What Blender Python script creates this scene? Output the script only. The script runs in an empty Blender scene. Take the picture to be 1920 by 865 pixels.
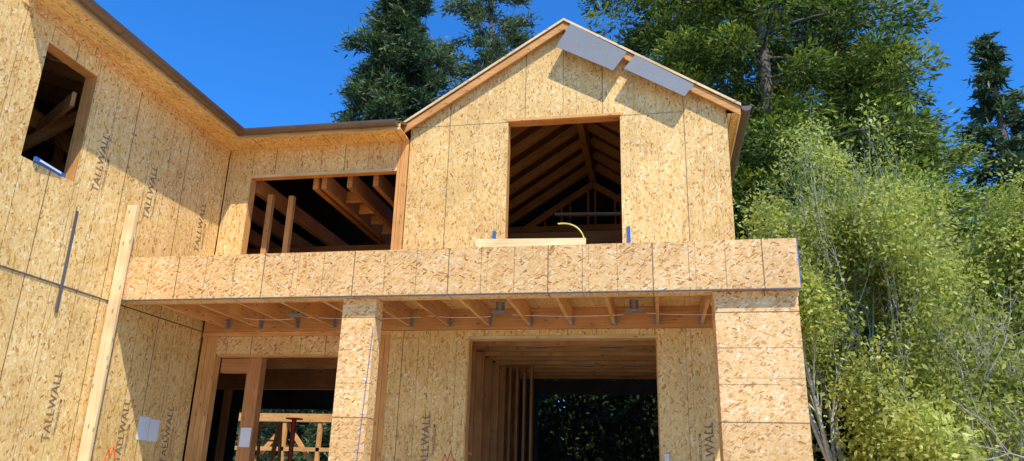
import bpy, math, random, numpy as np
from mathutils import Vector, Matrix
random.seed(3)
rng=np.random.default_rng(7)
scene=bpy.context.scene; col=scene.collection
WL={}
def reg(ob,wloc,parent):
    WL[ob.name]=Vector(wloc)
    if parent is not None:
        ob.parent=parent; ob.location=Vector(wloc)-WL[parent.name]
    else: ob.location=Vector(wloc)
    col.objects.link(ob)
def empty(name,loc,label=None,cat=None,parent=None,group=None):
    e=bpy.data.objects.new(name,None); e.empty_display_size=.3
    reg(e,loc,parent)
    if label: e["label"]=label
    if cat: e["category"]=cat
    if group: e["group"]=group
    return e

# ---------------------------------------------------------------- materials
def newmat(name):
    m=bpy.data.materials.new(name); m.use_nodes=True
    nt=m.node_tree; b=nt.nodes["Principled BSDF"]
    return m,nt,b
class NT:
    def __init__(s,nt): s.nt=nt
    def n(s,t,**k):
        nd=s.nt.nodes.new(t)
        for a,v in k.items(): setattr(nd,a,v)
        return nd
    def l(s,a,b): s.nt.links.new(a,b)
    def math(s,op,a,b=None):
        nd=s.n('ShaderNodeMath',operation=op)
        for i,v in enumerate((a,b)):
            if v is None: continue
            if isinstance(v,(int,float)): nd.inputs[i].default_value=v
            else: s.l(v,nd.inputs[i])
        return nd.outputs[0]
    def mix(s,f,a,b,blend='MIX'):
        nd=s.n('ShaderNodeMix',data_type='RGBA',blend_type=blend)
        for i,v in ((0,f),(6,a),(7,b)):
            if isinstance(v,(int,float)): nd.inputs[i].default_value=v
            elif isinstance(v,tuple): nd.inputs[i].default_value=(*v,1)
            else: s.l(v,nd.inputs[i])
        return nd.outputs[2]
    def ramp(s,f,stops):
        nd=s.n('ShaderNodeValToRGB'); cr=nd.color_ramp
        while len(cr.elements)<len(stops): cr.elements.new(.5)
        for e,(p,c) in zip(cr.elements,stops): e.position=p; e.color=(*c,1)
        s.l(f,nd.inputs[0]); return nd.outputs[0]
    def mapping(s,vec,scale=(1,1,1),rot=0,loc=(0,0,0)):
        nd=s.n('ShaderNodeMapping'); nd.inputs['Scale'].default_value=scale
        nd.inputs['Rotation'].default_value=(0,0,rot); nd.inputs['Location'].default_value=loc
        s.l(vec,nd.inputs[0]); return nd.outputs[0]

def osb(name,mode='v',tint=(1,1,1),sp=.406,axis='u',line=.55,off=0.0,con=1.0,nail=1.0):
    m,nt,b=newmat(name); k=NT(nt)
    uv=k.n('ShaderNodeUVMap',uv_map='UVMap').outputs[0]
    def vor(scale,rot,sc=1):
        r=k.mapping(uv,(1,1,1),rot)
        v=k.n('ShaderNodeTexVoronoi',voronoi_dimensions='2D'); v.inputs['Scale'].default_value=1
        k.l(k.mapping(r,(scale[0],scale[1],1)),v.inputs['Vector'])
        sp_=k.n('ShaderNodeSeparateColor'); k.l(v.outputs['Color'],sp_.inputs[0]); return sp_.outputs[0]
    if mode=='v': A=vor((56,13),.12); B=vor((50,14),-.3); C=vor((42,13),.8)
    else: A=vor((15,66),.3); B=vor((58,17),.8); C=vor((17,62),-.6)
    def mask(scale,loc):
        t=k.n('ShaderNodeTexNoise'); t.inputs['Scale'].default_value=scale; t.inputs['Detail'].default_value=1
        k.l(k.mapping(uv,(1,1,1),0,loc),t.inputs['Vector']); return t.outputs[0]
    m1=k.math('GREATER_THAN',mask(17,(0,0,0)),.5); m2=k.math('GREATER_THAN',mask(14,(7,3,0)),.56)
    f=k.n('ShaderNodeMix',data_type='FLOAT'); k.l(m1,f.inputs[0]); k.l(A,f.inputs[2]); k.l(B,f.inputs[3])
    f2=k.n('ShaderNodeMix',data_type='FLOAT'); k.l(m2,f2.inputs[0]); k.l(f.outputs[0],f2.inputs[2]); k.l(C,f2.inputs[3])
    val=f2.outputs[0]
    mid=(.88,.585,.215)
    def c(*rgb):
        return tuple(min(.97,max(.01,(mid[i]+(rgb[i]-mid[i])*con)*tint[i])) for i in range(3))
    colr=k.ramp(val,[(0,c(.42,.19,.04)),(.08,c(.66,.37,.10)),(.3,c(.85,.55,.19)),(.78,c(.91,.62,.24)),(.93,c(.94,.70,.33)),(1,c(.97,.82,.52))])
    big=k.n('ShaderNodeTexNoise'); big.inputs['Scale'].default_value=1.3; big.inputs['Detail'].default_value=7
    k.l(uv,big.inputs['Vector'])
    bg=k.ramp(big.outputs[0],[(.3,(.86,.81,.74)),(.7,(1.05,1.05,1.05))])
    colr=k.mix(1,colr,bg,'MULTIPLY')
    # faint handling scuffs and weather streaks
    sc=k.n('ShaderNodeTexNoise'); sc.inputs['Scale'].default_value=1; sc.inputs['Detail'].default_value=8; sc.inputs['Roughness'].default_value=.7
    k.l(k.mapping(uv,(7,.9,1),0,(3,1,0)),sc.inputs['Vector'])
    colr=k.mix(1,colr,k.ramp(sc.outputs[0],[(.32,(.88,.85,.82)),(.5,(1,1,1)),(.72,(1.04,1.05,1.08))]),'MULTIPLY')
    s=k.n('ShaderNodeSeparateXYZ'); k.l(uv,s.inputs[0])
    u=s.outputs[0] if axis=='u' else s.outputs[1]
    vv=s.outputs[1] if axis=='u' else s.outputs[0]
    u=k.math('ADD',u,off)
    sheet=k.math('FLOOR',k.math('DIVIDE',u,sp*3))
    wn=k.n('ShaderNodeTexWhiteNoise',noise_dimensions='1D'); k.l(sheet,wn.inputs['W'])
    tone=k.ramp(wn.outputs['Value'],[(0,(.90,.87,.82)),(1,(1.03,1.03,1.03))])
    colr=k.mix(1,colr,tone,'MULTIPLY')
    def ln(spacing,hw,sh=0.0):
        fr=k.math('FRACT',k.math('DIVIDE',k.math('ADD',u,sh),spacing))
        return k.math('LESS_THAN',k.math('ABSOLUTE',k.math('SUBTRACT',fr,.5)),hw/spacing) if sh else k.math('GREATER_THAN',k.math('ABSOLUTE',k.math('SUBTRACT',fr,.5)),.5-hw/spacing)
    brk=k.n('ShaderNodeTexNoise'); brk.inputs['Scale'].default_value=9; k.l(uv,brk.inputs['Vector'])
    brkv=k.math('GREATER_THAN',brk.outputs[0],.4)
    l1=k.math('MULTIPLY',k.math('MULTIPLY',ln(sp,.0045),brkv),line*nail)
    l3=k.math('MULTIPLY',k.math('MULTIPLY',ln(sp*3,.004,.13),brkv),line*.8*nail)
    l2=k.math('MULTIPLY',ln(sp*3,.0065),min(1,line*1.4))
    # nail heads along the stud lines
    nf=k.math('LESS_THAN',k.math('ABSOLUTE',k.math('SUBTRACT',k.math('FRACT',k.math('DIVIDE',vv,.152)),.5)),.05)
    nl=k.math('MULTIPLY',k.math('MULTIPLY',ln(sp,.0085),nf),.5)
    ls=k.math('MAXIMUM',k.math('MAXIMUM',k.math('MAXIMUM',l1,l2),l3),nl)
    colr=k.mix(ls,colr,(.12,.075,.045))
    k.l(colr,b.inputs['Base Color']); b.inputs['Roughness'].default_value=.6
    b.inputs['Specular IOR Level'].default_value=.35
    bm=k.n('ShaderNodeBump'); bm.inputs['Strength'].default_value=.22; bm.inputs['Distance'].default_value=.004
    k.l(val,bm.inputs['Height']); k.l(bm.outputs[0],b.inputs['Normal'])
    return m
def lumber(name,c0,c1,rough=.65):
    m,nt,b=newmat(name); k=NT(nt)
    uv=k.n('ShaderNodeUVMap',uv_map='UVMap').outputs[0]
    oi=k.n('ShaderNodeObjectInfo')
    cmb=k.n('ShaderNodeVectorMath',operation='ADD'); k.l(uv,cmb.inputs[0])
    mu=k.n('ShaderNodeVectorMath',operation='SCALE'); mu.inputs[0].default_value=(13,7,0); k.l(oi.outputs['Random'],mu.inputs[3])
    k.l(mu.outputs[0],cmb.inputs[1])
    t=k.n('ShaderNodeTexNoise'); t.inputs['Scale'].default_value=1; t.inputs['Detail'].default_value=5; t.inputs['Distortion'].default_value=.6
    k.l(k.mapping(cmb.outputs[0],(1.5,45,1)),t.inputs['Vector'])
    cl=k.ramp(t.outputs[0],[(.3,c0),(.68,c1)])
    t2=k.n('ShaderNodeTexNoise'); t2.inputs['Scale'].default_value=2.2; t2.inputs['Detail'].default_value=3
    k.l(cmb.outputs[0],t2.inputs['Vector'])
    cl=k.mix(1,cl,k.ramp(t2.outputs[0],[(.3,(.8,.77,.73)),(.7,(1.1,1.1,1.1))]),'MULTIPLY')
    cl=k.mix(1,cl,k.ramp(oi.outputs['Random'],[(0,(.80,.76,.72)),(1,(1.12,1.12,1.12))]),'MULTIPLY')
    v=k.n('ShaderNodeTexVoronoi',voronoi_dimensions='2D'); v.inputs['Scale'].default_value=1
    k.l(k.mapping(cmb.outputs[0],(2.2,6,1)),v.inputs['Vector'])
    kn=k.math('LESS_THAN',v.outputs['Distance'],.07)
    cl=k.mix(k.math('MULTIPLY',kn,.6),cl,(.15,.07,.03))
    k.l(cl,b.inputs['Base Color']); b.inputs['Roughness'].default_value=rough; b.inputs['Specular IOR Level'].default_value=.25
    return m
def plain(name,c,rough=.6,metal=0,var=.12,scale=6):
    m,nt,b=newmat(name); k=NT(nt)
    t=k.n('ShaderNodeTexNoise'); t.inputs['Scale'].default_value=scale; t.inputs['Detail'].default_value=6
    tc=k.n('ShaderNodeTexCoord'); k.l(tc.outputs['Object'],t.inputs['Vector'])
    lo=tuple(x*(1-var) for x in c); hi=tuple(min(1,x*(1+var)) for x in c)
    k.l(k.ramp(t.outputs[0],[(.3,lo),(.7,hi)]),b.inputs['Base Color'])
    b.inputs['Roughness'].default_value=rough; b.inputs['Metallic'].default_value=metal
    return m
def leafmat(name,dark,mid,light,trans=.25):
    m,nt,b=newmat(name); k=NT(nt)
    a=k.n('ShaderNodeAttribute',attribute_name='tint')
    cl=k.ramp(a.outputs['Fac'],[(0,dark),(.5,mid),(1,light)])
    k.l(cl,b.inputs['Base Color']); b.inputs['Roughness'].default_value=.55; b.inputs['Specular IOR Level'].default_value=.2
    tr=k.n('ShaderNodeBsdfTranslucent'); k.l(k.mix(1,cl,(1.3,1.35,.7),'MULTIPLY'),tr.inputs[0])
    mx=k.n('ShaderNodeMixShader'); mx.inputs[0].default_value=trans
    k.l(b.outputs[0],mx.inputs[1]); k.l(tr.outputs[0],mx.inputs[2])
    k.l(mx.outputs[0],nt.nodes['Material Output'].inputs[0])
    return m

OSBW=osb('osb_wall_sheet','v',con=.9)
OSBG=osb('osb_gable_sheet','v',con=.95,off=.684,nail=.45)
OSBL=osb('osb_side_sheet','v',off=.25,line=.65,con=.95)
OSBF=osb('osb_fascia_sheet','h',tint=(.95,.88,.97),sp=.406,line=.6,con=1.15)
OSBC=osb('osb_column_wrap','h',tint=(.95,.88,.97),sp=.4,axis='v',line=.6,off=.18,con=1.05)
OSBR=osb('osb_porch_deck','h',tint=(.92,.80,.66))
OSBD=osb('osb_shaded_deck','h',tint=(.24,.16,.13))  # OSB darkened in colour to imitate the poorly lit decks between rafters
LUM=lumber('framing_lumber',(.62,.27,.075),(.80,.42,.14))
LUMP=lumber('pale_lumber',(.76,.53,.24),(.90,.69,.38))
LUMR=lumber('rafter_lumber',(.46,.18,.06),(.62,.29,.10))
BRONZE=plain('bronze_gutter',(.17,.115,.08),.38,.4)
GREY=plain('grey_sheet',(.20,.20,.198),.85,0,.12,60)
STEEL=plain('galvanised_steel',(.35,.36,.37),.45,.7)
DARKM=plain('dark_metal_strap',(.14,.13,.13),.5,.3)
WHITE=plain('white_paper',(.78,.78,.76),.8,0,.04)
BLUE=plain('blue_plastic',(.03,.13,.42),.5)
YEL=plain('yellow_strap',(.75,.6,.12),.5)
INK=plain('ink_print',(.24,.14,.075),.8)
ORP=plain('orange_spray_paint',(.8,.16,.03),.7)
RED=plain('red_painted_steel',(.7,.06,.03),.45)
BARK=plain('bark',(.13,.10,.075),.9,0,.35,8)
PALEB=plain('pale_bark',(.50,.46,.38),.9,0,.3,12)
CONC=plain('concrete_slab',(.50,.47,.42),.9,0,.12,2)
SHADEW=plain('shaded_rear_wall',(.035,.032,.03),.9,0,.3,3)  # near-black colour stands in for the gloom at the rear wall

# ---------------------------------------------------------------- mesh helper
class M:
    def __init__(s): s.v=[]; s.f=[]; s.uv=[]
    def face(s,pts,uvs):
        b=len(s.v); s.v+= [tuple(p) for p in pts]; s.f.append(tuple(range(b,b+len(pts)))); s.uv+=list(uvs)
    def box(s,x0,x1,y0,y1,z0,z1,lum=False):
        P=lambda i,j,k:((x0,x1)[i],(y0,y1)[j],(z0,z1)[k])
        F=[([P(0,0,0),P(0,0,1),P(0,1,1),P(0,1,0)],0),([P(1,0,0),P(1,1,0),P(1,1,1),P(1,0,1)],0),
           ([P(0,0,0),P(1,0,0),P(1,0,1),P(0,0,1)],1),([P(0,1,0),P(0,1,1),P(1,1,1),P(1,1,0)],1),
           ([P(0,0,0),P(0,1,0),P(1,1,0),P(1,0,0)],2),([P(0,0,1),P(1,0,1),P(1,1,1),P(0,1,1)],2)]
        d=[x1-x0,y1-y0,z1-z0]; la=d.index(max(d))
        for pts,ax in F:
            a=[i for i in range(3) if i!=ax]
            if lum and la in a:
                o=[i for i in a if i!=la][0]; a=[la,o]
            s.face(pts,[(p[a[0]],p[a[1]]) for p in pts])
        return s
    def prism(s,poly,axis,c0,c1):
        if axis=='Y': T=lambda p,c:(p[0],c,p[1])
        elif axis=='X': T=lambda p,c:(c,p[0],p[1])
        else: T=lambda p,c:(p[0],p[1],c)
        s.face([T(p,c0) for p in poly],[tuple(p) for p in poly])
        s.face([T(p,c1) for p in reversed(poly)],[tuple(p) for p in reversed(poly)])
        n=len(poly); L=0
        for i in range(n):
            a,b=poly[i],poly[(i+1)%n]; l=math.dist(a,b)
            s.face([T(a,c0),T(a,c1),T(b,c1),T(b,c0)],[(c0,L),(c1,L),(c1,L+l),(c0,L+l)]); L+=l
        return s
    def beam(s,p0,p1,w,h,up=(0,0,1)):
        p0=Vector(p0);p1=Vector(p1); d=(p1-p0); L=d.length; d.normalize()
        sd=d.cross(Vector(up)).normalized(); u=sd.cross(d).normalized()
        c=[]
        for e in (p0,p1):
            for a,b in ((-1,-1),(1,-1),(1,1),(-1,1)): c.append(e+sd*a*w/2+u*b*h/2)
        o=p0.x*3.1+p0.y*1.7
        for i in range(4):
            j=(i+1)%4; wd=(w,h)[i%2]
            s.face([c[i],c[j],c[4+j],c[4+i]],[(o,i*.5),(o,i*.5+wd),(o+L,i*.5+wd),(o+L,i*.5)])
        s.face([c[3],c[2],c[1],c[0]],[(0,0),(w,0),(w,h),(0,h)]); s.face([c[4],c[5],c[6],c[7]],[(0,0),(w,0),(w,h),(0,h)])
        return s
    def tube(s,pts,r,n=8,caps=True):
        rings=[]
        for i,p in enumerate(pts):
            p=Vector(p); a=Vector(pts[max(0,i-1)]); b=Vector(pts[min(len(pts)-1,i+1)])
            d=(b-a).normalized()
            q=d.cross(Vector((0,0,1))).normalized() if abs(d.z)<.9 else d.cross(Vector((0,1,0))).normalized()
            w=d.cross(q)
            rr=r[i] if isinstance(r,(list,tuple)) else r
            rings.append([p+(q*math.cos(2*math.pi*k/n)+w*math.sin(2*math.pi*k/n))*rr for k in range(n)])
        for i in range(len(rings)-1):
            for k in range(n):
                j=(k+1)%n
                s.face([rings[i][k],rings[i][j],rings[i+1][j],rings[i+1][k]],[(i,k/n),(i,(k+1)/n),(i+1,(k+1)/n),(i+1,k/n)])
        if caps:
            s.face(rings[0][::-1],[(0,0)]*n); s.face(rings[-1],[(0,0)]*n)
        return s
    def make(s,name,mat,parent=None,label=None,cat=None,origin=None,smooth=False,group=None):
        v=np.array(s.v,dtype=float)
        if origin is None: o=Vector(((v[:,0].min()+v[:,0].max())/2,(v[:,1].min()+v[:,1].max())/2,v[:,2].min()))
        else: o=Vector(origin)
        me=bpy.data.meshes.new(name); me.from_pydata([(a-o.x,b-o.y,c-o.z) for a,b,c in v.tolist()],[],s.f)
        ul=me.uv_layers.new(name='UVMap'); ul.data.foreach_set('uv',np.array(s.uv,dtype=np.float32).ravel())
        if smooth: me.polygons.foreach_set('use_smooth',[True]*len(me.polygons))
        me.materials.append(mat); me.update()
        ob=bpy.data.objects.new(name,me); reg(ob,o,parent)
        if label: ob["label"]=label
        if cat: ob["category"]=cat
        if group: ob["group"]=group
        return ob
def lettering(body,loc,size,plane,parent,mat=INK,bold=.002,name='lettering',sx=1.0):
    cu=bpy.data.curves.new('txt','FONT'); cu.body=body; cu.size=size; cu.offset=bold*size; cu.space_character=1.05
    cu.align_x='CENTER'; cu.align_y='CENTER'
    t=bpy.data.objects.new('txt',cu); col.objects.link(t)
    dg=bpy.context.evaluated_depsgraph_get(); me=bpy.data.meshes.new_from_object(t.evaluated_get(dg))
    bpy.data.objects.remove(t)
    if plane=='L': R=Matrix(((0,0,1),(0,-1,0),(1,0,0)))
    else: R=Matrix(((0,-1,0),(0,0,-1),(1,0,0)))
    S=Matrix.Diagonal((sx,1,1))
    me.transform((R@S).to_4x4()); me.materials.clear(); me.materials.append(mat)
    ob=bpy.data.objects.new(name,me); reg(ob,loc,parent); return ob

W=10.56; XL=-6.96
# ---------------------------------------------------------------- ground
gm,nt,b=newmat('dry_dirt'); k=NT(nt)
tc=k.n('ShaderNodeTexCoord'); t=k.n('ShaderNodeTexNoise'); t.inputs['Scale'].default_value=.6; t.inputs['Detail'].default_value=10
k.l(tc.outputs['Object'],t.inputs['Vector'])
k.l(k.ramp(t.outputs[0],[(.3,(.44,.35,.24)),(.7,(.60,.50,.37))]),b.inputs['Base Color']); b.inputs['Roughness'].default_value=.95
g=M(); g.face([(-600,-600,0),(600,-600,0),(600,600,0),(-600,600,0)],[(0,0)]*4)
go=g.make('ground',gm); go["kind"]="structure"

# ---------------------------------------------------------------- house
H=empty('unfinished_house',(-3,10.5,0),"unfinished two storey house of bare OSB sheathing with gable and balcony","house")
M().box(-12.9,1.14,2.3,16.4,.02,.18).box(-6.95,1.6,8.4,10.5,.02,.16).make('slab',CONC,H)
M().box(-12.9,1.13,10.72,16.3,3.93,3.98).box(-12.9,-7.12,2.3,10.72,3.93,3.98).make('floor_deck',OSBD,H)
a=M()
t0,t1=XL-.02,XL
zs=3.645
for (ya,yb,za,zb) in [(2.3,6.15,zs,9.3),(6.15,6.62,zs,6.78),(6.62,7.45,zs,4.9),(6.62,7.45,6.37,6.78),(7.45,10.56,zs,6.78)]:
    a.box(t0,t1,ya,yb,za,zb)
side=a.make('wall',OSBL,H)
a=M().box(t0-.012,t1-.012,2.3,10.58,.16,3.63)
side2=a.make('wall',OSBL,H)
a=M()
a.box(XL-.18,XL-.004,6.585,6.625,4.86,6.41,True).box(XL-.18,XL-.004,7.445,7.485,4.86,6.41,True)
a.box(XL-.18,XL-.004,6.625,7.445,4.86,4.903,True).box(XL-.18,XL-.004,6.625,7.445,6.367,6.41,True)
a.make('window_frame',LUM,side)
def wallY(rects,name='wall',mat=OSBW,y=W,th=.02,parent=H):
    m=M()
    for x0,x1,z0,z1 in rects: m.box(x0,x1,y,y+th,z0,z1)
    return m.make(name,mat,parent)
low=wallY([(-3.86,-2.67,.16,3.62),(-2.67,.02,3.535,3.62),(.02,1.16,.16,3.62)])
wallY([(-6.66,-4.12,3.28,3.55)],'door_header',OSBF,parent=low)
M().box(-3.80,-3.42,W-.014,W-.002,.17,3.5).make('cladding_strip',OSBW,low)
a=M()
a.box(-2.70,-2.655,W+.022,W+.2,.18,3.53,True).box(.005,.05,W+.022,W+.2,.18,3.53,True).box(-2.70,.05,W+.022,W+.2,3.49,3.532,True)
a.make('door_frame',LUM,low)
M().box(-2.67,.02,W-.004,W+.02,3.49,3.533,True).make('door_header',LUMP,low)
a=M()
for x0,x1 in ((-6.93,-6.85),(-6.845,-6.76),(-6.755,-6.665),(-4.12,-4.04),(-4.035,-3.95),(-3.945,-3.865)):
    a.box(x0,x1,W+.005,W+.15,.18,3.55,True)
a.box(-6.66,-4.12,W+.022,W+.16,3.25,3.55,True)
a.make('door_frame',LUM,low)
M().box(-6.66,-6.2,W+.18,W+.3,3.02,3.24,True).box(-6.2,-5.98,W+.17,W+.33,.18,3.5,True).make('stud',LUMR,H)
M().box(-6.94,-3.86,W-.006,W+.16,3.553,3.62,True).make('top_plate',LUM,low)
up=M()
for x0,x1,z0,z1 in [(-6.94,-6.5,4.0,6.25),(-6.94,-3.97,6.25,6.72)]: up.box(x0,x1,W,W+.02,z0,z1)
upo=up.make('wall',OSBW,H)
a=M()
a.box(-6.54,-6.5,W+.022,W+.18,4.0,6.25,True).box(-3.965,-3.92,W-.01,W+.18,4.0,6.72,True).box(-3.915,-3.86,W-.004,W+.18,4.0,6.72,True).box(-3.855,-3.79,W-.012,W+.18,4.0,6.72,True)
a.box(-6.5,-3.965,W+.022,W+.18,6.22,6.262,True)
a.make('window_frame',LUM,upo)
M().box(-6.5,-3.965,W-.006,W+.02,6.2,6.246,True).make('window_header',LUMP,upo)
AX,AZ,SL=-1.28,8.64,.65
def zt(x,d=.10): return AZ-d-SL*abs(x-AX)
x0,x1=-3.77,1.16; wx0,wx1,wz0,wz1=-2.17,-.42,4.55,6.94
g=M()
for poly in ([(x0,4.0),(wx0,4.0),(wx0,zt(wx0)),(x0,zt(x0))],
             [(wx1,4.0),(x1,4.0),(x1,zt(x1)),(wx1,zt(wx1))],
             [(wx0,wz1),(wx1,wz1),(wx1,zt(wx1)),(AX,zt(AX)),(wx0,zt(wx0))],
             [(wx0,4.0),(wx1,4.0),(wx1,wz0),(wx0,wz0)]):
    g.prism(poly,'Y',W-.02,W)
gab=g.make('wall',OSBG,H)
M().box(-3.76,wx0-.03,W-.0225,W-.02,6.925,6.932).make('seam',INK,gab)
M().box(wx1+.03,.53,W-.0225,W-.02,6.925,6.932).make('seam',INK,gab)
M().box(-1.305,-1.298,W-.0225,W-.02,7.0,8.5).make('seam',INK,gab)
a=M()
a.box(wx0-.04,wx0+.004,W+.002,W+.18,wz0,wz1+.04,True).box(wx1-.004,wx1+.04,W+.002,W+.18,wz0,wz1+.04,True)
a.box(wx0+.004,wx1-.004,W+.002,W+.18,wz1-.004,wz1+.04,True).box(wx0,wx1,W+.002,W+.18,wz0-.04,wz0,True)
a.make('window_frame',LUM,gab)
M().box(wx0-.02,wx1+.02,W-.034,W-.0235,wz1-.002,wz1+.04,True).make('window_header',LUM,gab)
M().box(1.14,1.16,W+.002,16.5,.16,6.93).make('wall',OSBW,H)
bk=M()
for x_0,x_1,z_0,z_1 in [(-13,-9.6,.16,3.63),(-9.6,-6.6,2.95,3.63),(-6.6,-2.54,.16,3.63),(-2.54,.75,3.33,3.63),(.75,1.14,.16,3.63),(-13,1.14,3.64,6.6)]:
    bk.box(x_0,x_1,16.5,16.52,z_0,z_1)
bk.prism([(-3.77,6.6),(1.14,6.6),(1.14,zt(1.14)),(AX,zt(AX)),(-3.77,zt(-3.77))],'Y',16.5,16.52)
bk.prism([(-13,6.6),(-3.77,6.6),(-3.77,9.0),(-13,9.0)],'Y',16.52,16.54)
bk.make('wall',SHADEW,H)
M().box(-13.02,-13,2.3,16.5,.16,9).make('wall',OSBL,H)
M().box(-13,XL-.02,2.28,2.3,.16,9.3).make('wall',OSBW,H)
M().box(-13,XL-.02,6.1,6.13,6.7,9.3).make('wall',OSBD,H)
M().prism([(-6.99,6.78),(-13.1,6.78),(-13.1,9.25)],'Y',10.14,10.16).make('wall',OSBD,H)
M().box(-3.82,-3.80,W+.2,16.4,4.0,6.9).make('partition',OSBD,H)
M().box(-3.02,-3.0,W+.9,16.4,.18,3.6).make('partition',OSBL,H)
for i in range(8):
    y=W+.6+i*.62
    M().box(-2.98,-2.84,y,y+.045,.18,3.6,True).make('stud',LUMR,H)
for i in range(5):
    x=-2.35-i*.14
    M().box(x,x+.045,14.2+i*.02,14.34+i*.02,.18,3.6,True).make('stud',LUMR,H)
for i in range(11):
    y=W+.35+i*.52
    M().box(-3.0,1.12,y,y+.06,3.62,3.92,True).make('joist',LUM,H)
for x,y in ((-1.9,12.0),(-.7,12.0),(-1.3,14.1),(-.4,14.1)):
    M().box(x-.17,x+.17,y,y+.1,3.605,3.617).make('recessed_light',STEEL,H)
for i in range(12):
    x=-6.9+i*.34 if i<9 else -7.2-(i-8)*.41
    M().box(x,x+.045,W+.3,16.3,3.62,3.92,True).make('joist',LUM,H)
M().box(-9.5,-3.1,14.6,14.75,3.2,3.6,True).make('beam',LUMR,H)
M().box(-9.5,-3.1,12.6,12.72,3.35,3.6,True).make('beam',LUMR,H)
for x,y in ((-8.9,14.6),(-5.4,14.6),(-5.9,16.3),(-4.6,16.3)):
    M().box(x,x+.12,y,y+.13,.18,3.2,True).make('post',LUMR,H)
# upper bay room
for i in range(11):
    x=-3.95-i*.6
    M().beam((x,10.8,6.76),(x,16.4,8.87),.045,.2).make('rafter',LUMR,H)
for x in (-4.45,-4.9,-5.35,-5.5,-6.6,-7.4,-8.2):
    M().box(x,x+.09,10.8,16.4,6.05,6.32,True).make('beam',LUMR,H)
for y in (11.6,12.2,12.8,13.4,14.0,14.6):
    M().box(-5.25,-4.9,y,y+.045,6.1,6.3,True).make('blocking',LUM,H)
M().box(-12.9,-3.85,13.9,14.05,5.75,6.04,True).make('beam',LUMR,H)
for x,y in ((-6.38,10.95),(-6.05,11.05),(-7.6,14),(-6.4,14),(-5.2,14),(-4.6,16.3),(-5.6,16.3),(-6.6,16.3),(-7.6,16.3),(-8.6,16.3)):
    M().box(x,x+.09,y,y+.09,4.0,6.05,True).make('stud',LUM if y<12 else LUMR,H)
# gable room
for i in range(8):
    y=W+.45+i*.72
    for sgn in (-1,1):
        xe=-3.72 if sgn<0 else 1.1
        M().beam((AX+sgn*.07,y,AZ-.2),(xe,y,AZ-.2-SL*abs(xe-AX)),.085,.17,up=(0,0,1)).make('rafter',LUM,H)
M().box(AX-.06,AX+.06,W+.05,16.2,8.0,8.5,True).make('ridge_beam',LUM,H)
M().box(-3.77,-3.62,W+.2,16.4,6.72,6.8,True).make('top_plate',LUMR,H)
for i in range(9):
    x=-3.6+i*.58
    M().box(x,x+.045,16.3,16.44,4.0,min(8.3,zt(x,.4)),True).make('stud',LUM,H)
M().box(-3.7,1.1,16.24,16.3,6.2,6.42,True).box(-3.7,1.1,14.1,14.2,6.0,6.25,True).make('beam',LUMR,H)
M().beam((-3.3,15.9,6.6),(AX,15.9,7.95),.05,.14).beam((.8,15.9,6.6),(AX,15.9,7.95),.05,.14).box(-3.3,.8,15.87,15.92,6.85,6.98,True).make('truss',LUM,H)
for x in (-2.6,-2.0,-1.4,-.8,-.2,.4):
    M().box(x,x+.04,15.88,15.92,6.98,8.0-abs(x-AX)*.65,True).make('truss_web',LUM,H)
M().beam((-2.1,15.6,7.15),(-.2,15.6,7.10),.12,.05).make('light_sliver',WHITE,H)  # white strip painted in as the slivers of light at the far end
for x in (-3.0,-2.3,-1.6,-.9,-.2,.5):
    M().box(x,x+.045,14.1,14.19,4.0,6.0,True).make('stud',LUMR,H)
# side wing inside
for i in range(12):
    y=2.8+i*.64
    M().beam((-7.1,y,6.52),(-12.8,y,8.6),.045,.2).make('rafter',LUM,H)
for y in (5.6,6.4,7.2,8.0,8.8):
    M().beam((-8.6,y,4.0),(-8.6,y,6.9),.045,.14,up=(0,1,0)).make('stud',LUM,H)
M().box(-8.7,-8.5,2.4,10.4,6.1,6.35,True).make('beam',LUM,H)
M().beam((-7.3,8.6,5.3),(-9.9,8.6,7.2),.05,.2).beam((-7.3,7.5,6.1),(-10.5,9.5,6.1),.05,.2).make('beam',LUM,H)
M().beam((-7.5,8.0,6.2),(-9.9,8.0,5.0),.05,.16).make('beam',LUM,H)

# ---------------------------------------------------------------- roofs
t=.045
RF=.16
r=M()
xe0,xe1=-3.91,1.35
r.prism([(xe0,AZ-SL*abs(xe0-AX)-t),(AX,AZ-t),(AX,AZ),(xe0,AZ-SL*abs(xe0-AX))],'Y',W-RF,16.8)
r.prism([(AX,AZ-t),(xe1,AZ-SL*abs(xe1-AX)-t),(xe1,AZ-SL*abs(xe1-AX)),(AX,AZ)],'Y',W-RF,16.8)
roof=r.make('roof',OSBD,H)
a=M()
for s_,xe in ((-1,xe0),(1,xe1)):
    q=lambda x,d:(x,AZ-d-SL*abs(x-AX))
    pl=[q(xe,t+.003+.13),q(AX,t+.003+.13),q(AX,t+.003),q(xe,t+.003)]
    if s_>0: pl=[q(AX,t+.003+.13),q(xe,t+.003+.13),q(xe,t+.003),q(AX,t+.003)]
    a.prism(pl,'Y',W-RF+.008,W-RF+.045)
a.make('rake_board',LUM,roof)
a=M()
for s_,xe in ((-1,xe0-.01),(1,xe1+.01)):
    q=lambda x,d:(x,AZ-d-SL*abs(x-AX))
    pl=[q(xe,.03),q(AX,.03),q(AX,-.012),q(xe,-.012)]
    if s_>0: pl=[q(AX,.03),q(xe,.03),q(xe,-.012),q(AX,-.012)]
    a.prism(pl,'Y',W-RF-.02,W-RF-.003)
a.make('roof_edge_strip',LUMP,roof)
a=M().box(1.165,1.33,W-RF+.05,16.7,6.79,6.81).make('soffit',OSBW,roof)
M().box(1.33,1.352,W-RF+.05,16.7,6.76,6.89,True).make('fascia_board',LUMP,roof)
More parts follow.
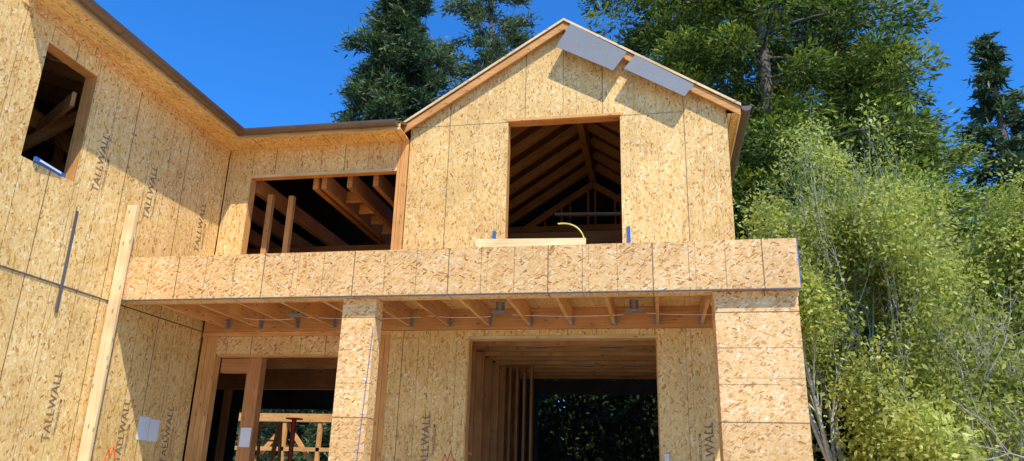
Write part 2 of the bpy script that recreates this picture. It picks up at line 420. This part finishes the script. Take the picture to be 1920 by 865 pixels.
def gutter(p,axis,c0,c1,r=.078):
    pts=[]; n=12
    arc=lambda rr:[(p[0]+rr*math.cos(math.pi+math.pi*i/n),p[1]+rr*math.sin(math.pi+math.pi*i/n)) for i in range(n+1)]
    m=M().prism(arc(r)+arc(r-.006)[::-1],axis,c0,c1)
    m.prism(arc(r),axis,c0-.004,c0+.004); m.prism(arc(r),axis,c1-.004,c1+.004)
    c=c0+.9
    while c<c1-.2:
        m.prism(arc(r+.007),axis,c-.02,c+.02); c+=1.2
    m.box(*( (p[0]-r,p[0]+r,c0,c1) if axis=='Y' else (c0,c1,p[0]-r,p[0]+r)),p[1]-.002,p[1]+.004)
    return m
gutter((1.435,6.9),'Y',W-RF+.02,16.7).make('gutter',BRONZE,roof)
GE=-6.52
r=M(); s2=.38
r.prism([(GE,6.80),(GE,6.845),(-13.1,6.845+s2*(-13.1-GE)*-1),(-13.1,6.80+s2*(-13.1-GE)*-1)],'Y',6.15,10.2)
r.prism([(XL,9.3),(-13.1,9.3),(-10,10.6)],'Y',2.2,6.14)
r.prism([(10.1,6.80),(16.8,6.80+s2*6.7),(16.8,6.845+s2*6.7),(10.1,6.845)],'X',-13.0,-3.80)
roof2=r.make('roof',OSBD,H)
M().box(XL+.002,GE-.022,6.16,10.13,6.72,6.735).box(XL+.002,-3.8,10.13,W-.002,6.72,6.735).make('soffit',OSBL,roof2)
M().box(GE-.022,GE,6.15,10.10,6.70,6.82,True).box(GE-.022,-3.8,10.10,10.122,6.70,6.82,True).make('fascia_board',LUMP,roof2)
M().box(XL+.003,XL+.022,6.16,10.54,6.60,6.717,True).make('frieze_board',OSBF,roof2)
gutter((GE+.08,6.80),'Y',6.2,10.02).make('gutter',BRONZE,roof2)
gutter((10.02,6.80),'X',GE+.0,-3.83).make('gutter',BRONZE,roof2)

# ---------------------------------------------------------------- balcony
bal=M().box(-6.945,1.595,8.5,8.78,3.665,4.24).make('balcony',OSBF,H)
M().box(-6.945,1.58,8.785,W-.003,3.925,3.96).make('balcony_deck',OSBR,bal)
M().box(-6.94,1.605,8.488,8.52,3.652,3.664).make('drip_edge',DARKM,bal)
M().box(1.597,1.606,8.5,8.70,3.7,4.235).make('blue_wrap',BLUE,bal)
M().box(-6.9,1.56,W-.05,W-.004,3.625,3.92,True).make('ledger',LUM,bal)
M().box(-6.9,1.56,8.785,8.83,3.67,3.92,True).make('ledger',LUM,bal)
jx=[-6.5,-5.95,-5.35,-4.75,-4.15,-3.55,-2.96,-2.36,-1.76,-1.16,-.56,.04,.64,1.2]
for x in jx:
    M().box(x-.022,x+.022,8.835,W-.055,3.67,3.92,True).make('joist',LUM,bal)
    M().box(x-.026,x+.026,W-.14,W-.054,3.662,3.80).box(x-.045,x+.045,W-.058,W-.053,3.66,3.82).make('joist_hanger',STEEL,bal)
for x in (-5.05,-2.06,-.26):
    m=M().box(x-.12,x+.12,9.75,9.95,3.72,3.727).tube([(x,9.85,3.714),(x,9.85,3.86)],.06,14)
    m.make('recessed_light',STEEL,bal)
def sag(p0,p1,s_,n=10):
    return [tuple(Vector(p0).lerp(Vector(p1),i/n)-Vector((0,0,s_*4*(i/n)*(1-i/n)))) for i in range(n+1)]
for (xa,xb,yy) in ((-5.9,-5.1,9.9),(-4.9,-3.2,9.9),(-3.1,-2.2,9.9),(-1.9,-.4,9.9),(-.1,1.1,9.9)):
    M().tube(sag((xa,yy,3.70),(xb,yy,3.68),.02),.0035,6).make('cable',WHITE,bal)
c1=M().box(.672,1.575,8.6,9.05,.16,3.66).make('column',OSBC,H)
c2=M().box(-3.80,-3.37,8.62,8.86,.16,3.66).make('column',OSBC,H)
M().box(.66,1.585,8.59,9.06,3.600,3.658).make('column_cap',OSBF,c1)
M().beam((-3.38,8.612,3.3),(-3.50,8.612,.3),.006,.006).make('chalk_line',BLUE,c2)

for y,z in ((7.80,5.32),(8.82,5.30),(10.08,5.2)):
    lettering("TALLWALL",(XL+.004,y,z),.165,'L',side,sx=.96); lettering("THINKOSB.COM",(XL+.004,y+.12,z-.12),.055,'L',side)
for y,z in ((7.86,2.25),(9.15,2.05),(10.12,2.05)):
    lettering("TALLWALL",(XL-.008,y,z),.165,'L',side2,sx=.96); lettering("THINKOSB.COM",(XL-.008,y+.12,z-.12),.055,'L',side2)
for x,z in ((-3.22,2.02),(.66,1.95)):
    lettering("TALLWALL",(x,W-.004 if x>0 else W-.018,z),.165,'F',low,sx=.96); lettering("THINKOSB.COM",(x+.12 if x<0 else x-.12,W-.004 if x>0 else W-.018,z+.05),.055,'F',low)
M().beam((XL+.006,7.585,4.58),(XL+.006,7.6,3.31),.012,.04,up=(0,1,0)).make('metal_strap',DARKM,side)
M().box(XL-.012,XL+.003,2.3,8.48,3.632,3.644).make('seam',DARKM,side)
def spray(x,y,z,plane,parent):
    m=M(); P=[[(0,0),(.05,.16),(.09,.05),(.13,.2),(.2,.02)],[(-.04,-.03),(.1,-.06),(.25,-.02)]]
    for L_ in P:
        pts=[((x,y+a,z+b) if plane=='L' else (x+a,y,z+b)) for a,b in L_]
        m.tube(pts,.011,6)
    m.make('spray_mark',ORP,parent)
spray(XL-.008,8.9,1.66,'L',side2); spray(-2.98,W-.006,1.72,'F',low)

# ---------------------------------------------------------------- loose things
M().beam((-6.87,8.42,.02),(-6.865,8.42,4.95),.15,.04,up=(0,1,0)).make('wooden_plank',LUMP,None,"long pale lumber board standing upright against the sheathed wall","plank",origin=(-6.87,8.42,.02))
def sheet(c,lab):
    m=M(); cc=[Vector(p) for p in c]; n=Vector((0,-.006,0))
    m.face([p+n for p in cc],[(0,0),(1,0),(1,1),(0,1)]); m.face([p-n for p in reversed(cc)],[(0,0),(1,0),(1,1),(0,1)])
    for i in range(4):
        a_,b_=cc[i],cc[(i+1)%4]; m.face([a_+n,a_-n,b_-n,b_+n],[(0,0)]*4)
    return m.make('grey_roofing_sheet',GREY,None,lab,"roofing sheet",group="grey sheets hung on the gable edge")
Y1,Y2=W-.20,W-.26
sheet([(-1.385,Y2,8.08),(-.50,Y2,7.58),(-.285,Y1,7.92),(-1.165,Y1,8.52)],"grey roofing sheet hanging over the gable peak edge")
sheet([(-.335,Y2,7.60),(.55,Y2,7.06),(.70,Y1,7.28),(-.16,Y1,7.86)],"grey roofing sheet hanging over the lower gable edge")
M().beam((-2.12,8.62,4.33),(-.78,8.62,4.30),.03,.10).beam((-2.12,8.66,4.28),(-.78,8.66,4.25),.14,.03).make('yellow_board',LUMP,None,"pale yellow timber offcut lying on the balcony parapet","board")
M().tube([(-.80-.32*(i/11)**1.6+.02*math.sin(i/11*3.1),8.62,4.30+.25*math.sin(i/11*math.pi*.55)) for i in range(12)],.009,6).make('yellow_strap',YEL,None,"curled yellow packing strap sticking up from a board","strap")
for x in (-2.33,-.33):
    M().box(x-.025,x+.025,W-.03,W-.0225,4.8,5.12).make('blue_tape',BLUE,gab)
m=M().beam((XL+.03,6.78,4.93),(XL-.02,7.30,4.92),.03,.055); lv=m.make('spirit_level',BLUE,None,"blue spirit level lying on a bare window sill","tool")
M().beam((XL+.047,6.84,4.932),(XL+.02,7.2,4.925),.004,.022).make('label_strip',WHITE,lv)
m=M().box(XL-.011,XL-.008,9.45,9.68,1.95,2.26).box(XL-.009,XL-.006,9.69,9.90,1.94,2.24)
m.make('paper_notice',WHITE,None,"pair of white paper notices stapled to the sheathing","notice")
m=M().box(-6.17,-6.0,W+.162,W+.166,1.92,2.2); m.make('paper_notice',WHITE,None,"white paper notice stapled to a wood post","notice")
m=M().tube([(-6.95,14,.19),(-6.95,14,1.7)],.07,12).tube([(-6.95,14,1.7),(-6.95,14,1.78)],.10,12).tube([(-6.95,14,1.78),(-6.95,14,2.55)],.045,12).box(-7.07,-6.83,13.88,14.12,2.55,2.58).box(-7.1,-6.8,13.85,14.15,.181,.195)
m.make('jack_post',RED,None,"red steel adjustable jack post standing on the slab","jack post")
ld=M()
for sx in (-7.75,-7.3):
    ld.beam((sx,13.6,.18),(sx+.05,14.0,2.5),.04,.09); ld.beam((sx,14.5,.18),(sx+.05,14.05,2.5),.04,.07)
for i in range(8):
    ld.box(-7.73,-7.26,13.6+.05*i-.04,13.6+.05*i+.04,.45+.28*i,.48+.28*i)
ld.make('step_ladder',LUM,None,"wooden step ladder opened inside the bare room","ladder")
m=M().tube([(.10,W-.05,1.66),(.10,W-.05,1.74),(.10,W-.05,1.80)],[.05,.06,.02],14).tube([(.10,W-.05,1.80),(.10,W-.04,1.9)],.02,8).box(.07,.13,W-.035,W-.004,1.82,1.94)
m.make('wall_lamp',WHITE,None,"small white lamp holder fixed beside the door opening","lamp")
tf=M()
for x in (-15.5,-14.2,-13,-11.8,-10.6,-9.4): tf.box(x,x+.12,23,23.12,0,3.1,True)
tf.box(-15.6,-9.2,22.97,23.15,3.1,3.35,True).box(-15.6,-9.2,23.0,23.1,2.2,2.32,True)
tf.beam((-14.1,23.2,.3),(-11.8,23.2,3.0),.05,.14).beam((-11.7,23.2,3.0),(-9.5,23.2,.3),.05,.14)
tf.make('timber_frame',LUM,None,"sunlit timber frame standing behind the house","frame")

# ---------------------------------------------------------------- vegetation
def leafmesh(name,C,U,V,tint,mat,origin,parent):
    N=len(C); C=C-np.array(origin)
    v=np.empty((N,4,3),np.float32)
    v[:,0]=C-U; v[:,1]=C+V*.9-U*.1; v[:,2]=C+U; v[:,3]=C-V*.9-U*.1
    me=bpy.data.meshes.new(name); me.vertices.add(N*4); me.loops.add(N*4); me.polygons.add(N)
    me.vertices.foreach_set('co',v.ravel()); me.loops.foreach_set('vertex_index',np.arange(N*4,dtype=np.int32))
    me.polygons.foreach_set('loop_start',np.arange(0,N*4,4,dtype=np.int32))
    at=me.attributes.new('tint','FLOAT','FACE'); at.data.foreach_set('value',tint.astype(np.float32))
    me.materials.append(mat); me.update(calc_edges=True)
    ob=bpy.data.objects.new(name,me); reg(ob,origin,parent); return ob
def unit(a): return a/np.maximum(np.linalg.norm(a,axis=1,keepdims=True),1e-6)
def frames(D,spread,rngl):
    n=len(D); d=unit(D+rngl.normal(0,spread,(n,3))); r_=unit(rngl.normal(0,1,(n,3))+np.array([0,0,0.6]))
    s_=unit(np.cross(d,r_)); return d,s_
def segmesh(name,segs,mat,origin,parent,n=6):
    S=np.array([[*a,*b] for a,b,_,_ in segs]); R0=np.array([s_[2] for s_ in segs]); R1=np.array([s_[3] for s_ in segs])
    A=S[:,:3];B=S[:,3:]; d=unit(B-A); q=unit(np.cross(d,np.array([.31,.52,.11]))); w=np.cross(d,q)
    N=len(segs); v=np.empty((N,2*n,3))
    for k_ in range(n):
        c_,s_=math.cos(2*math.pi*k_/n),math.sin(2*math.pi*k_/n)
        v[:,k_]=A+(q*c_+w*s_)*R0[:,None]; v[:,n+k_]=B+(q*c_+w*s_)*R1[:,None]
    v=v-np.array(origin)
    idx=[]
    for k_ in range(n):
        j=(k_+1)%n; idx.append([k_,j,n+j,n+k_])
    idx=np.array(idx)[None]+ (np.arange(N)*2*n)[:,None,None]
    me=bpy.data.meshes.new(name); me.from_pydata(v.reshape(-1,3).tolist(),[],idx.reshape(-1,4).tolist())
    me.polygons.foreach_set('use_smooth',[True]*len(me.polygons)); me.materials.append(mat); me.update()
    ob=bpy.data.objects.new(name,me); reg(ob,origin,parent); return ob

def conifer(loc,H_,Rmax,seed,mat,label,nb=170,per=170,size=.16,droop=.25,clump=.35,base=.05,power=.8,tname='conifer_tree',group=None,ragged=.25,big=0,thin=.25):
    r_=np.random.default_rng(seed)
    root=empty(tname,loc,label,"tree",group=group)
    lx,ly,lz=loc
    segs=[((lx,ly,0),(lx,ly,H_*.5),Rmax*.09,Rmax*.06),((lx,ly,H_*.5),(lx,ly,H_*.98),Rmax*.06,.03)]
    Cs=[];Ds=[];Ts=[]
    for i in range(nb):
        h=base+(1-base)*((i+r_.random())/nb)
        prof=(1-h)**power
        if h<base+.15: prof*=.6+.4*(h-base)/.15
        L=Rmax*prof*(1+r_.normal(0,ragged))+.25
        L=max(L,.3)
        az=i*2.399+r_.normal(0,.4); d=np.array([math.cos(az),math.sin(az),0])
        z0=h*H_; zend=r_.normal(0,.08)
        pos=lambda t_:np.array([lx,ly,z0])+d*L*t_+np.array([0,0,L*(.25*t_-droop*2*t_*t_+zend*t_)])
        tt=np.linspace(0,1,6); P=[pos(t_) for t_ in tt]
        for a_,b_,k_ in zip(P[:-1],P[1:],range(5)):
            segs.append((tuple(a_),tuple(b_),.05*(1-k_/5.5)*(.5+L/Rmax),.05*(1-(k_+1)/5.5)*(.5+L/Rmax)))
        n=max(40,int(per*(L/Rmax)**.8*1.4))
        nc=max(3,int(L/(.45+big))) 
        ct=r_.random(nc)**.6
        sd=np.array([-d[1],d[0],0])
        cc=np.array([pos(t_)+sd*r_.normal(0,.2)*L*(1.1-t_) for t_ in ct])
        w=r_.integers(0,nc,n)
        g_=r_.normal(0,1,(n,3)); 
        if big: g_=unit(g_)*(r_.random((n,1))**.33)*1.5
        off=g_*np.array([clump,clump,clump*.6])*(.5+.7*L/Rmax)
        C=cc[w]+off; C[:,2]-=np.abs(off[:,0])*.2
        Cs.append(C); D=off*1.2+d*.6+np.array([0,0,-.1]); Ds.append(unit(D))
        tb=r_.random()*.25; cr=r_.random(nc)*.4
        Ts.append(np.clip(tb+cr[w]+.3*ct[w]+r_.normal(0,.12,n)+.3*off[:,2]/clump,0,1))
    C=np.concatenate(Cs);D=np.concatenate(Ds);T=np.concatenate(Ts)
    u,v=frames(D,.45,r_); sz=size*(.6+.8*r_.random((len(C),1)))
    segmesh('trunk',segs,BARK,loc,root)
    leafmesh('crown',C,u*sz,v*sz*thin,T,mat,loc,root)
    return root
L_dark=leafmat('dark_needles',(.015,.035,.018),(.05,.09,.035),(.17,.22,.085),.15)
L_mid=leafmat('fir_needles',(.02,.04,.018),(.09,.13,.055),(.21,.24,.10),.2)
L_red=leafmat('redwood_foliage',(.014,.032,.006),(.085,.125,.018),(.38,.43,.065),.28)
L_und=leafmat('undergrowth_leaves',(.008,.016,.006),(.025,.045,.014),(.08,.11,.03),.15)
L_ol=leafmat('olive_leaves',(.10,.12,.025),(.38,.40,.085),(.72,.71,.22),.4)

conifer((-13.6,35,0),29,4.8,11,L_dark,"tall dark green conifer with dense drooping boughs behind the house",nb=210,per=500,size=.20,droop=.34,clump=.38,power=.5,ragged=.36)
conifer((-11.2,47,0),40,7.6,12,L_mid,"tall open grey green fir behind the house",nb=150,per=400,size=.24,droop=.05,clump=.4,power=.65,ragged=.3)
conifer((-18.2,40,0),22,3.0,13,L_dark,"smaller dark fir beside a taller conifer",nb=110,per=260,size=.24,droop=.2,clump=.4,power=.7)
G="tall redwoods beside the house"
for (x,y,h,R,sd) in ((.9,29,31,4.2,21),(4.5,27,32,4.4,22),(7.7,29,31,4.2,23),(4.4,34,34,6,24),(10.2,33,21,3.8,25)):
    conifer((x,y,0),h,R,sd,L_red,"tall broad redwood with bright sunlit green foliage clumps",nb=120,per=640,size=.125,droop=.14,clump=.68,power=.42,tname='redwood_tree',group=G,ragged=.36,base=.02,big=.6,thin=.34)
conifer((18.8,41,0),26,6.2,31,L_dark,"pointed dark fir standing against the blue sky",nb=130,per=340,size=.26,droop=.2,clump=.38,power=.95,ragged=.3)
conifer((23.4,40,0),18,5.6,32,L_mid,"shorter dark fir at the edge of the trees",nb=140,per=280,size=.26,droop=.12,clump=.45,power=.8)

def broad(loc,H_,R_,seed,mat,bark,label,stems=4,depth=5,leaves=42,lsize=.05,name='broadleaf_tree',cl=.2,nkid=3,rad0=.085,wp=2.2):
    r_=np.random.default_rng(seed); root=empty(name,loc,label,"tree" if leaves else "shrub")
    segs=[];tips=[]
    L0=np.array(loc,float)
    def grow(p,d,L,rad,dep):
        n=3
        for i in range(n):
            d=d+r_.normal(0,.13,3)+np.array([0,0,.03]); d/=np.linalg.norm(d)
            q=p+d*L/n; r2=rad*.91
            segs.append((p,q,rad,r2)); p=q; rad=r2
            if dep<=1: tips.append(p)
        if dep==0: return
        for k_ in range(nkid):
            ax=r_.normal(0,1,3); ax-=ax.dot(d)*d; ax/=np.linalg.norm(ax)
            an=r_.uniform(.25,.85)
            grow(p,d*math.cos(an)+ax*math.sin(an),L*r_.uniform(.6,.92),rad*.65,dep-1)
    for s_ in range(stems):
        az=2*math.pi*s_/stems+r_.random(); tl=r_.uniform(.2,.75)
        d=np.array([math.cos(az)*tl,math.sin(az)*tl,1.]); d/=np.linalg.norm(d)
        grow(np.array([math.cos(az),math.sin(az),0])*.12,d,r_.uniform(.8,1.15),rad0,depth)
    T_=np.array(tips)
    sz_=H_/np.percentile(T_[:,2],99.5); sr=R_/np.percentile(np.hypot(T_[:,0],T_[:,1]),96)
    sc=np.array([sr,sr,sz_])
    segs=[(p*sc+L0,q*sc+L0,a_,b_) for p,q,a_,b_ in segs]
    T_=T_*sc+L0; T_[:,2]=np.maximum(T_[:,2],.3)
    segmesh('trunk',segs,bark,loc,root,5)
    if leaves:
        ph=r_.random(3)*6
        pat=np.sin(T_[:,0]*2.3+ph[0])+np.sin(T_[:,1]*2.1+ph[1])+np.sin(T_[:,2]*2.6+ph[2])
        wt=r_.random(len(T_))**wp*np.clip(.5+.4*pat,.08,2); wt/=wt.sum()
        n=len(T_)*leaves//2
        w=r_.choice(len(T_),n,p=wt); off=r_.normal(0,cl,(n,3)); C=T_[w]+off
        base=r_.random(len(T_))
        T=np.clip(.05+.5*base[w]+.35*r_.random(n)+.08*pat[w],0,1)
        u,v=frames(unit(off+np.array([0,0,-.1])),.7,r_); sz=lsize*(.6+.8*r_.random((n,1)))
        leafmesh('crown',C,u*sz,v*sz*.55,T,mat,loc,root)
    return root
broad((4.1,16.3,0),8.7,2.5,41,L_ol,PALEB,"light olive green leafy tree with pale thin branches beside the house",leaves=24)
broad((7.2,16.0,0),8.4,2.8,42,L_ol,PALEB,"sprawling olive leaved tree with pale grey twigs",leaves=24)
broad((4.9,20.5,0),10.6,2.6,43,L_ol,PALEB,"taller yellow green leafy tree near the redwoods",leaves=24)
broad((5.2,13.6,0),4.6,2.2,44,L_ol,PALEB,"low bushy olive tree with tangled twigs",stems=5,leaves=17)
broad((10.4,19.0,0),8.4,3.2,45,L_ol,PALEB,"wide olive leaved tree at the edge of the lot",leaves=24)
broad((3.0,14.8,0),6.4,1.3,47,L_ol,PALEB,"slender olive leaved sapling beside the column",stems=3,leaves=24)
broad((5.9,12.0,0),3.7,2.0,46,L_ol,PALEB,"bare pale twiggy shrub without leaves",stems=5,depth=4,leaves=0,name='dead_shrub',rad0=.045)
def mass(name,box_,n,size,mat,seed,hf):
    r_=np.random.default_rng(seed); x0_,x1_,y0_,y1_=box_
    nc=n//220; cx=r_.uniform(x0_,x1_,nc); cy=r_.uniform(y0_,y1_,nc); cz=np.array([r_.uniform(0,hf(x)) for x in cx])
    w=r_.integers(0,nc,n); off=r_.normal(0,.7,(n,3)); C=np.stack([cx,cy,cz],1)[w]+off; C[:,2]=np.abs(C[:,2])
    T=np.clip(r_.random(nc)[w]*.6+r_.normal(.1,.15,n),0,1)
    u,v=frames(unit(off),.6,r_); sz=size*(.6+.8*r_.random((n,1)))
    o=leafmesh(name,C,u*sz,v*sz*.5,T,mat,((x0_+x1_)/2,(y0_+y1_)/2,0),None); o["kind"]="stuff"; return o
mass('woodland',(-40,60,46,52),60000,.5,L_dark,51,lambda x:10+2*math.sin(x*.5))
mass('hedge',(-6,5.5,19.0,21.6),20000,.12,L_und,52,lambda x:5.0)
mass('undergrowth',(2.6,16,22,26),40000,.2,L_und,53,lambda x:7.0)

# ---------------------------------------------------------------- light
S=Vector((.42,-.60,1)).normalized()
sun=bpy.data.lights.new('sun','SUN'); sun.energy=5; sun.angle=math.radians(.5); sun.color=(1,.96,.88)
so=bpy.data.objects.new('sun',sun); so.rotation_euler=S.to_track_quat('Z','Y').to_euler(); so.location=(10,-10,30); col.objects.link(so)
w=bpy.data.worlds.new("World"); scene.world=w; w.use_nodes=True; nt=w.node_tree
sky=nt.nodes.new('ShaderNodeTexSky'); sky.sky_type='NISHITA'; sky.sun_disc=False
sky.sun_elevation=math.asin(S.z); sky.sun_rotation=math.atan2(S.x,S.y); sky.altitude=200; sky.air_density=1.0; sky.dust_density=.3; sky.ozone_density=2.5
mx=nt.nodes.new('ShaderNodeMix'); mx.data_type='RGBA'; mx.blend_type='MULTIPLY'; mx.inputs[0].default_value=1
mx.inputs[7].default_value=(.26,.98,1.8,1); nt.links.new(sky.outputs[0],mx.inputs[6])
bg=nt.nodes['Background']; bg.inputs[1].default_value=.15; nt.links.new(mx.outputs[2],bg.inputs[0])
scene.view_settings.view_transform='Standard'; scene.view_settings.look='None'; scene.view_settings.exposure=0
# ---------------------------------------------------------------- camera
th,ps,ro=math.radians(18.159),math.radians(11.074),math.radians(1.569)
d=Vector((-math.cos(th)*math.sin(ps),math.cos(th)*math.cos(ps),math.sin(th)))
r0=Vector((math.cos(ps),math.sin(ps),0)); u0=r0.cross(d)
rr=r0*math.cos(ro)+u0*math.sin(ro); uu=-r0*math.sin(ro)+u0*math.cos(ro)
cam=bpy.data.cameras.new('camera'); cam.sensor_width=36; cam.lens=1408.7/1920*36; cam.clip_end=2000
co=bpy.data.objects.new('camera',cam)
co.matrix_world=Matrix(((rr.x,uu.x,-d.x,0),(rr.y,uu.y,-d.y,0),(rr.z,uu.z,-d.z,1.6),(0,0,0,1)))
col.objects.link(co); scene.camera=co
